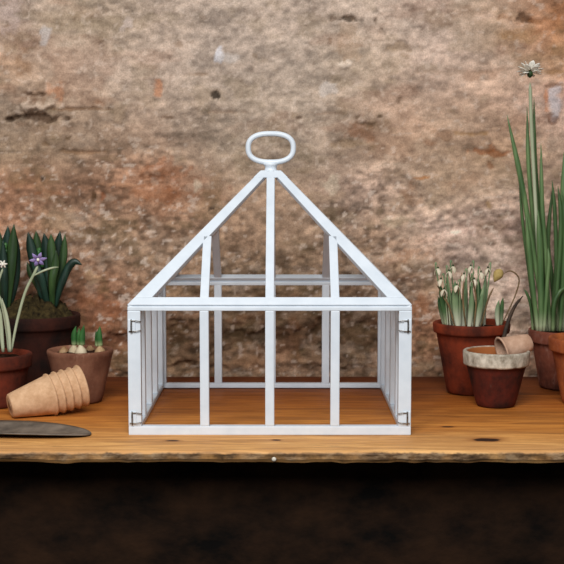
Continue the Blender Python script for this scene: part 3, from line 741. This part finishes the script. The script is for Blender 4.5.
# fibre seedling pots -------------------------------------------------
def fibre_pot(root, mat, rb=0.0165, rr=0.0285, L=0.060, Mx=None, seed=0.0):
    """tapered pressed fibre pot; axis +Z before Mx, mouth at +Z"""
    tw = 0.0018
    prof = [(rb - 0.006, 0.0005), (rb - 0.002, 0), (rb, 0.0015)]
    for i in range(1, 7): prof.append((rb + (rr - rb) * (i / 6 * 0.93), L * i / 6 * 0.93))
    prof += [(rr + 0.0010, L * 0.945), (rr + 0.0014, L * 0.975), (rr + 0.0008, L), (rr - tw * 0.7, L), (rr - tw - 0.0005, L * 0.97)]
    for i in range(5, -1, -1): prof.append((rb - tw + (rr - rb) * (i / 6 * 0.93), max(L * i / 6 * 0.93, 0.003)))
    prof.append((rb - 0.006, 0.003)); prof.append((rb - 0.006, 0.0005))
    b = MB(); b.lathe(prof, (0, 0, 0), 40, 0.004, seed)
    for v in b.bm.verts: v.co = Mx @ v.co
    return b


ang = R(26); tilt = math.atan2(0.0285 - 0.0165, 0.060)
ax = Vector((math.cos(ang) * math.cos(tilt), math.sin(ang) * math.cos(tilt), math.sin(tilt)))
zq = ax; xq = Vector((math.sin(ang), -math.cos(ang), 0)); yq = zq.cross(xq)
RM = Matrix((xq, yq, zq)).transposed().to_4x4()
P0 = Vector((-0.3522, 0.1048, 0.8500)) + Vector((-0.003, 0.006, 0)); P0.z = TZ + 0.0165 * math.cos(tilt) + 0.0004
NAMES = ['lowest tan fibre pot of the toppled nested stack, its small base towards the trowel', 'second tan fibre pot from the base end of the toppled stack', 'middle tan fibre pot of the five nested in the toppled stack', 'second tan fibre pot from the mouth end of the toppled stack', 'innermost tan fibre pot at the mouth end of the toppled stack, by the bulb pot']
for i in range(5):
    org = P0 + ax * (0.0112 * i)
    b = fibre_pot(None, None, Mx=Matrix.Translation(org) @ RM @ Matrix.Rotation(i * 1.1, 4, 'Z'), seed=i * 3.0)
    o = b.build('fibre_pot', M['fibre'], None, org); tag(o, NAMES[i], 'fibre pot', 'nested fibre pots lying on the bench')
# one more dropped into the small terracotta pot
fm = Vector((0.3235, 0.1990, 0.9273)); fb = Vector((0.3712, 0.2110, 0.9407)); fc = fb
axs = (fm - fb).normalized(); xs_ = axs.orthogonal().normalized(); ys_ = axs.cross(xs_)
b = fibre_pot(None, None, 0.0125, 0.0200, 0.046, Mx=Matrix.Translation(fc) @ Matrix((xs_, ys_, axs)).transposed().to_4x4(), seed=9.0)
o = b.build('fibre_pot', M['fibre_pink'], None, fc); tag(o, 'pinkish fibre pot lying tilted inside the chalky rimmed terracotta pot', 'fibre pot')

# dark dried stalk standing in the small pot behind the fibre pot
P = spline([(0.3165, 0.2060, TZ + 0.0110), (0.3215, 0.2150, TZ + 0.0420), (0.3348, 0.2320, 0.9334), (0.3444, 0.2400, 0.9660), (0.3554, 0.2470, 0.9887), (0.3674, 0.2500, 1.0030)], 20)
b = MB(); b.sweep(P, [0.0022 + 0.0009 * math.sin(math.pi * min(i / 17, 1)) - (0.0014 if i > 18 else 0) for i in range(21)], 0.0019, 8)
o = b.build('dried_stalk', M['withered'], None, P[0]); tag(o, 'dark curved dried stalk leaning out of the chalky rimmed pot, behind the fibre pot', 'stalk')

# tall onion plant, far right
ONC = (0.4559, 0.3600, 0.9404, 0.0574)
HO = ONC[2] - TZ
root = empty('potted_onion', (ONC[0], ONC[1], TZ), 'tall green onion-leaved plant with one white flower head in a weathered terracotta pot, right end', 'potted plant')
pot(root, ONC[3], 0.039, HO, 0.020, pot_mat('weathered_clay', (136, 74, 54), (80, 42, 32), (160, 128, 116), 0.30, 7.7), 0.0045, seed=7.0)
fill(root, 'soil', ONC[3] - 0.0065, HO - 0.010, M['soil'], seed=7)
ONION = [   # path from soil to tip, radius, deep green
    ([(0.4240, 0.3480, 0.9388), (0.4036, 0.3480, 1.0455), (0.3800, 0.3480, 1.1708), (0.3571, 0.3480, 1.2691)], 0.0042, 0),
    ([(0.4094, 0.3600, 0.9373), (0.3987, 0.3600, 1.0167), (0.3865, 0.3600, 1.1016), (0.3791, 0.3600, 1.1737)], 0.0026, 1),
    ([(0.4255, 0.3700, 0.9360), (0.4092, 0.3700, 1.0624), (0.3961, 0.3700, 1.1859), (0.3914, 0.3700, 1.2822)], 0.0036, 0),
    ([(0.4314, 0.3760, 0.9352), (0.4197, 0.3760, 1.0621), (0.4063, 0.3760, 1.2013), (0.4030, 0.3760, 1.2977)], 0.0034, 1),
    ([(0.4277, 0.3440, 0.9394), (0.4195, 0.3440, 1.0488), (0.4117, 0.3440, 1.1405), (0.4086, 0.3440, 1.2268)], 0.0034, 0),
    ([(0.4085, 0.3400, 0.9399), (0.3997, 0.3400, 1.0031), (0.3925, 0.3400, 1.0644), (0.3870, 0.3400, 1.1178)], 0.004, 0),
    ([(0.4123, 0.3360, 0.9404), (0.4111, 0.3360, 1.0035), (0.4085, 0.3360, 1.0647), (0.4043, 0.3360, 1.1255)], 0.0048, 0),
    ([(0.4301, 0.3550, 0.9379), (0.4375, 0.3550, 1.0326), (0.4343, 0.3550, 1.1172), (0.4287, 0.3550, 1.1707)], 0.0032, 1),
    ([(0.4430, 0.3720, 0.9357), (0.4353, 0.3720, 1.0156), (0.4279, 0.3720, 1.0778), (0.4340, 0.3720, 1.1644)], 0.0036, 1),
    ([(0.4300, 0.3400, 0.9399), (0.4376, 0.3400, 1.0185), (0.4404, 0.3400, 1.1102), (0.4348, 0.3400, 1.1618)], 0.0036, 1),
    ([(0.4435, 0.3600, 0.9373), (0.4479, 0.3600, 1.0322), (0.4472, 0.3600, 1.1400), (0.4473, 0.3600, 1.2134)], 0.0042, 0),
    ([(0.4535, 0.3700, 0.9360), (0.4563, 0.3700, 1.0314), (0.4603, 0.3700, 1.1398), (0.4648, 0.3700, 1.2166)], 0.0042, 0),
    ([(0.4418, 0.3380, 0.9401), (0.4448, 0.3380, 1.0186), (0.4464, 0.3380, 1.0950), (0.4406, 0.3380, 1.1558)], 0.0036, 1),
    ([(0.4156, 0.3300, 0.9412), (0.4189, 0.3300, 1.0117), (0.4212, 0.3300, 1.0468), (0.4193, 0.3300, 1.0681)], 0.0032, 0),
    ([(0.4644, 0.3700, 0.9360), (0.4702, 0.3700, 1.0314), (0.4822, 0.3700, 1.1244), (0.4990, 0.3700, 1.2013)], 0.0042, 0),
    ([(0.4745, 0.3600, 0.9373), (0.4880, 0.3600, 1.0322), (0.5048, 0.3600, 1.1093), (0.5341, 0.3600, 1.1707)], 0.004, 1),
    ([(0.4653, 0.3400, 0.9399), (0.4716, 0.3400, 1.0031), (0.4856, 0.3400, 1.0644), (0.4939, 0.3400, 1.1026)], 0.004, 1),
    ([(0.4285, 0.3260, 0.9417), (0.4293, 0.3260, 0.9800), (0.4365, 0.3260, 0.9999), (0.4484, 0.3260, 1.0106)], 0.0034, 1),
    ([(0.4036, 0.3540, 0.9349), (0.3999, 0.3540, 0.9738), (0.3949, 0.3540, 0.9924), (0.3885, 0.3540, 1.0033)], 0.0022, 1),
]
for i, (pts, r, dk) in enumerate(ONION):
    quill(root, 'leaf', pts, r, M['onion_leaf_dark'] if dk else M['onion_leaf'], 22)
fs = quill(root, 'flower_stem', [(0.4176, 0.3550, 0.9457), (0.4061, 0.3500, 1.0944), (0.3961, 0.3500, 1.2315), (0.3915, 0.3500, 1.3188)], 0.0028, M['pale_stem'], 22, tip=0.95)
fh = Vector((0.3912, 0.3500, 1.3338))
b = MB(); b.ball(fh + Vector((0, 0, -0.003)), 0.0044, 0.0044, 0.0058, 8, bump=0.3); b.build('flower_centre', M['seed_green'], fs)
for i in range(26):
    zz = 1 - 1.7 * (i + 0.5) / 26; a = i * 2.39996; rr = math.sqrt(max(1 - zz * zz, 0))
    d = Vector((rr * math.cos(a), rr * math.sin(a), zz * 0.75 + 0.15))
    if d.y < -0.6 and abs(d.x) < 0.35 and d.z < 0.2: continue
    side = d.cross(Vector((0.3, 0.2, 1))).normalized()
    b = MB(); b.sweep(spline([fh + d * 0.004, fh + d * 0.013, fh + d * 0.0200], 6), [0.0008, 0.0022, 0.0038, 0.0046, 0.0042, 0.0028, 0.0006], 0.0006, 8, side=side)
    b.build('petal', M['petal'], fs)

# terracotta pot cut by the right edge
FRC = (0.4605, 0.2250, 0.9460, 0.0592)
HF = FRC[2] - TZ
root = empty('terracotta_pot', (FRC[0], FRC[1], TZ), 'orange rimmed terracotta pot in front of the onion pot, at the right edge', 'pot')
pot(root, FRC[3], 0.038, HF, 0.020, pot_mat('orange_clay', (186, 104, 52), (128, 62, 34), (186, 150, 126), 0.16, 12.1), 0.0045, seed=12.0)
fill(root, 'soil', FRC[3] - 0.010, HF - 0.022, M['soil'], seed=12)

# wide bowl of hyacinths, left back
BWC = (-0.3698, 0.3750, 0.9621, 0.0702)
HW = BWC[2] - TZ
root = empty('potted_hyacinths', (BWC[0], BWC[1], TZ), 'wide shade-darkened terracotta pot of two leafy hyacinths with mossy soil, back left by the wall', 'potted plant')
pot(root, BWC[3], 0.050, HW, 0.020, pot_mat('shade_darkened_clay', (66, 30, 20), (26, 13, 10), (80, 54, 40), 0.0, 17.0), 0.004, seed=17.0)  # shade behind the nearer pots is put into this clay colour
fill(root, 'moss', BWC[3] - 0.0065, HW - 0.006, M['moss'], 0.024, 0.026, seed=17)
HY = [   # path from soil to tip, half width, bluish
    ([(-0.3527, 0.3678, 0.9707), (-0.3643, 0.3606, 1.0290), (-0.3714, 0.3606, 1.0631), (-0.3756, 0.3606, 1.0908)], 0.008, 1),
    ([(-0.3523, 0.3822, 0.9691), (-0.3620, 0.3894, 1.0298), (-0.3677, 0.3894, 1.0643), (-0.3688, 0.3894, 1.0909)], 0.008, 0),
    ([(-0.3483, 0.3774, 0.9696), (-0.3509, 0.3798, 1.0274), (-0.3519, 0.3798, 1.0618), (-0.3545, 0.3798, 1.0883)], 0.0085, 1),
    ([(-0.3456, 0.3714, 0.9703), (-0.3409, 0.3678, 1.0284), (-0.3419, 0.3678, 1.0626), (-0.3415, 0.3678, 1.0874)], 0.0075, 0),
    ([(-0.3443, 0.3810, 0.9692), (-0.3382, 0.3870, 1.0237), (-0.3361, 0.3870, 1.0582), (-0.3309, 0.3870, 1.0910)], 0.009, 1),
    ([(-0.3470, 0.3618, 0.9714), (-0.3545, 0.3486, 1.0177), (-0.3634, 0.3486, 1.0393), (-0.3661, 0.3486, 1.0577)], 0.007, 1),
    ([(-0.3410, 0.3630, 0.9713), (-0.3381, 0.3510, 1.0144), (-0.3331, 0.3510, 1.0391), (-0.3312, 0.3510, 1.0637)], 0.0065, 0),
    ([(-0.3412, 0.3726, 0.9702), (-0.3306, 0.3702, 1.0189), (-0.3239, 0.3702, 1.0531), (-0.3203, 0.3702, 1.0872)], 0.0065, 0),
    ([(-0.3388, 0.3678, 0.9707), (-0.3277, 0.3606, 1.0042), (-0.3164, 0.3606, 1.0321), (-0.3054, 0.3606, 1.0445), (-0.2931, 0.3606, 1.0399)], 0.0062, 1),
    ([(-0.3510, 0.3750, 0.9699), (-0.3644, 0.3750, 1.0060), (-0.3750, 0.3750, 1.0247), (-0.3808, 0.3750, 1.0434)], 0.006, 0),
    ([(-0.4137, 0.3690, 0.9659), (-0.4050, 0.3630, 1.0288), (-0.4013, 0.3630, 1.0629), (-0.3974, 0.3630, 1.1030)], 0.0085, 0),
    ([(-0.4208, 0.3798, 0.9647), (-0.4174, 0.3846, 1.0302), (-0.4151, 0.3846, 1.0646), (-0.4114, 0.3846, 1.0990)], 0.009, 1),
    ([(-0.4127, 0.3786, 0.9648), (-0.4015, 0.3822, 1.0147), (-0.3992, 0.3822, 1.0538), (-0.4001, 0.3822, 1.0928)], 0.0065, 1),
    ([(-0.4155, 0.3630, 0.9666), (-0.4120, 0.3510, 1.0144), (-0.4129, 0.3510, 1.0452), (-0.4122, 0.3510, 1.0791)], 0.0065, 1),
    ([(-0.4264, 0.3702, 0.9658), (-0.4302, 0.3654, 1.0317), (-0.4342, 0.3654, 1.0627), (-0.4351, 0.3654, 1.0968)], 0.009, 0),
    ([(-0.4228, 0.3678, 0.9660), (-0.4231, 0.3606, 1.0244), (-0.4209, 0.3606, 1.0553), (-0.4187, 0.3606, 1.0908)], 0.008, 0),
    ([(-0.4337, 0.3750, 0.9652), (-0.4481, 0.3750, 1.0231), (-0.4617, 0.3750, 1.0434), (-0.4786, 0.3750, 1.0497)], 0.007, 1),
]
for pts, hw, dk in HY:
    strap(root, 'leaf', pts, hw, M['hyacinth_deep'] if dk else M['hyacinth_leaf'], 0.0012, 0.66, 18, base=0.62, cup=0.5)
for cpt, hh in (((-0.3632, 0.3720, 1.0437), 0.024), ((-0.4158, 0.3720, 1.0499), 0.026)):     # tight green bud spikes between the leaves
    cpt = Vector(cpt); b = MB()
    for i in range(22):
        zz = i / 22; a = i * 2.4
        b.ball(cpt + Vector((0.006 * math.cos(a) * (1 - 0.6 * zz), 0.006 * math.sin(a) * (1 - 0.6 * zz), hh * (zz - 0.2))), 0.0034, 0.0034, 0.0048, 6)
    b.build('flower_bud', M['shoot'], root)

# small pale pot of sprouting bulbs
BUC = (-0.2788, 0.2400, 0.9264, 0.0481)
HU = BUC[2] - TZ
root = empty('potted_bulbs', (BUC[0], BUC[1], TZ), 'pale brown clay pot of short sprouting bulbs, left of the white cloche', 'potted plant')
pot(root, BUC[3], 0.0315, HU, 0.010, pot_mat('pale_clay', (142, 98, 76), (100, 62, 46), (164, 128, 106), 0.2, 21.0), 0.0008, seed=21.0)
fill(root, 'soil', BUC[3] - 0.006, HU - 0.007, M['soil'], seed=21)
for (bx, by, r, h, m) in (((-0.2868, 0.2350, 0.9227), .0, .008, .017, 'bulb_pale'), ((-0.2751, 0.2250, 0.9227), .0, .009, .018, 'bulb_pale'), ((-0.2487, 0.2330, 0.9245), .0, .0085, .016, 'bulb'), ((-0.3030, 0.2450, 0.9242), .0, .008, .013, 'bulb'), ((-0.2673, 0.2600, 0.9220), .0, .008, .012, 'bulb')):
    bulb(root, (bx[0], bx[1], TZ + HU - 0.010), r, h, M[m], bx[0] * 50)
for pts, hw in (([(-0.2867, 0.2350, 0.9330), (-0.2863, 0.2340, 0.9478), (-0.2830, 0.2330, 0.9610)], .0042), ([(-0.2734, 0.2250, 0.9344), (-0.2731, 0.2240, 0.9476), (-0.2698, 0.2230, 0.9638)], .0046), ([(-0.2789, 0.2320, 0.9334), (-0.2784, 0.2300, 0.9454), (-0.2782, 0.2300, 0.9585)], .0040), ([(-0.2486, 0.2330, 0.9318), (-0.2497, 0.2320, 0.9466), (-0.2481, 0.2320, 0.9612)], .0046), ([(-0.2534, 0.2360, 0.9314), (-0.2531, 0.2350, 0.9432), (-0.2544, 0.2350, 0.9535)], .0035)):
    strap(root, 'shoot', pts, hw, M['shoot'], 0.0030, 0.45, 12, base=0.9, cup=0.2)

# scilla in the pot cut by the left edge
FLC = (-0.3946, 0.2100, 0.9249, 0.0516)
HL = FLC[2] - TZ
root = empty('potted_scilla', (FLC[0], FLC[1], TZ), 'red terracotta pot with slender pale stems and a lilac star flower, at the left edge', 'potted plant')
pot(root, FLC[3], 0.036, HL, 0.020, pot_mat('red_clay_left', (122, 50, 30), (60, 26, 17), (110, 70, 54), 0.0, 27.0), 0.0045, seed=27.0)  # clay lowered overall, shade below the collar worked into its colour
fill(root, 'soil', FLC[3] - 0.0065, HL - 0.009, M['soil'], seed=27)
fst = quill(root, 'flower_stem', [(-0.3709, 0.2000, 0.9278), (-0.3611, 0.1980, 0.9712), (-0.3486, 0.1960, 1.0128), (-0.3366, 0.1950, 1.0371), (-0.3293, 0.1950, 1.0512)], 0.0021, M['pale_stem'], 22, tip=0.95)
quill(root, 'bract', [(-0.3366, 0.1950, 1.0371), (-0.3222, 0.1940, 1.0442), (-0.3094, 0.1940, 1.0485), (-0.2996, 0.1950, 1.0498)], 0.0015, M['pale_stem'], 14, parent=fst)
for pts, hw in (([(-0.3748, 0.2050, 0.9271), (-0.3766, 0.2030, 0.9591), (-0.3810, 0.2000, 0.9910), (-0.3891, 0.2000, 1.0167)], .0030), ([(-0.3712, 0.1950, 0.9286), (-0.3715, 0.1920, 0.9548), (-0.3748, 0.1900, 0.9821), (-0.3800, 0.1900, 1.0063)], .0028), ([(-0.3823, 0.2000, 0.9278), (-0.3841, 0.1980, 0.9597), (-0.3860, 0.1960, 0.9857), (-0.3921, 0.1940, 1.0087)], .0034), ([(-0.3931, 0.2100, 0.9278), (-0.4022, 0.2100, 0.9726), (-0.4158, 0.2100, 1.0071)], .0030), ([(-0.4060, 0.2100, 0.9293), (-0.4224, 0.2100, 0.9654), (-0.4449, 0.2100, 0.9841)], .0030)):
    strap(root, 'leaf', pts, hw, M['pale_stem'], 0.0012, 0.6, 14, cup=0.3)
fst2 = quill(root, 'flower_stem', [(-0.3939, 0.2200, 0.9249), (-0.3957, 0.2200, 0.9786), (-0.3920, 0.2200, 1.0219), (-0.3843, 0.2200, 1.0464)], 0.0017, M['pale_stem'], 18, tip=0.95)


def star(st, c, r, mat, face, npet=6):
    c = Vector(c); f = Vector(face).normalized(); u = f.orthogonal().normalized(); v = f.cross(u)
    for i in range(npet):
        a = i * 2 * math.pi / npet + 0.3; d = u * math.cos(a) + v * math.sin(a)
        b = MB(); b.sweep(spline([c, c + d * r * 0.55 + f * r * 0.18, c + d * r + f * r * 0.05], 8), [r * 0.08, r * 0.14, r * 0.2, r * 0.23, r * 0.24, r * 0.21, r * 0.16, r * 0.09, r * 0.02], 0.0006, 8, side=d.cross(f))
        b.build('petal', mat, st)
    b = MB(); b.ball(c + f * 0.002, 0.0022, 0.0022, 0.0026, 6); b.build('flower_centre', M['petal'], st)


star(fst, (-0.3287, 0.1930, 1.0613), 0.0125, M['lilac'], (0.15, -0.8, -0.45))
star(fst2, (-0.3838, 0.2180, 1.0523), 0.0065, M['petal'], (0.1, -0.9, -0.2))

# old trowel at the left front
tr = empty('garden_trowel', Vector((-0.32, 0.035, TZ)), 'old rusty grey garden trowel blade lying flat at the front left of the bench', 'trowel')
b = MB(); rings = []
N = 28; x1 = -0.228; x0 = -0.385; yc0, yc1 = 0.018, -0.0010
for i in range(N + 1):
    u = i / N; x = x0 + (x1 - x0) * u
    half = 0.040 * (min(1, 0.35 + u * 4.0) if u < 0.2 else 1) * math.sqrt(max(1 - (max(u - 0.30, 0) / 0.705) ** 2.0, 0.0004))
    yc = yc0 + (yc1 - yc0) * u ** 1.6
    ring = []
    m = 10; th = 0.0016
    lift = 0.0006
    for k in range(m + 1):
        v = -1 + 2 * k / m; z = TZ + lift + 0.006 * v * v * (half / 0.040) ** 1.2
        ring.append((x, yc + v * half, z + th))
    for k in range(m, -1, -1):
        v = -1 + 2 * k / m; z = TZ + lift + 0.006 * v * v * (half / 0.040) ** 1.2
        ring.append((x, yc + v * half, z))
    rings.append(ring)
b.loft(rings); b.build('blade', M['iron'], tr)
b = MB(); b.tube(spline([(-0.375, 0.040, TZ + 0.004), (-0.41, 0.042, TZ + 0.010), (-0.445, 0.044, TZ + 0.017), (-0.475, 0.046, TZ + 0.0165)], 14), 0.0045, 10); b.build('neck', M['iron'], tr)
b = MB(); b.lathe([(0, 0), (0.009, 0), (0.0115, 0.006), (0.011, 0.03), (0.0135, 0.07), (0.0150, 0.10), (0.012, 0.116), (0, 0.12)], (-0.465, 0.0455, TZ + 0.0165), 24, M=Matrix.Rotation(R(-90), 3, 'Y'))
b.build('handle', M['handle_wood'], tr)
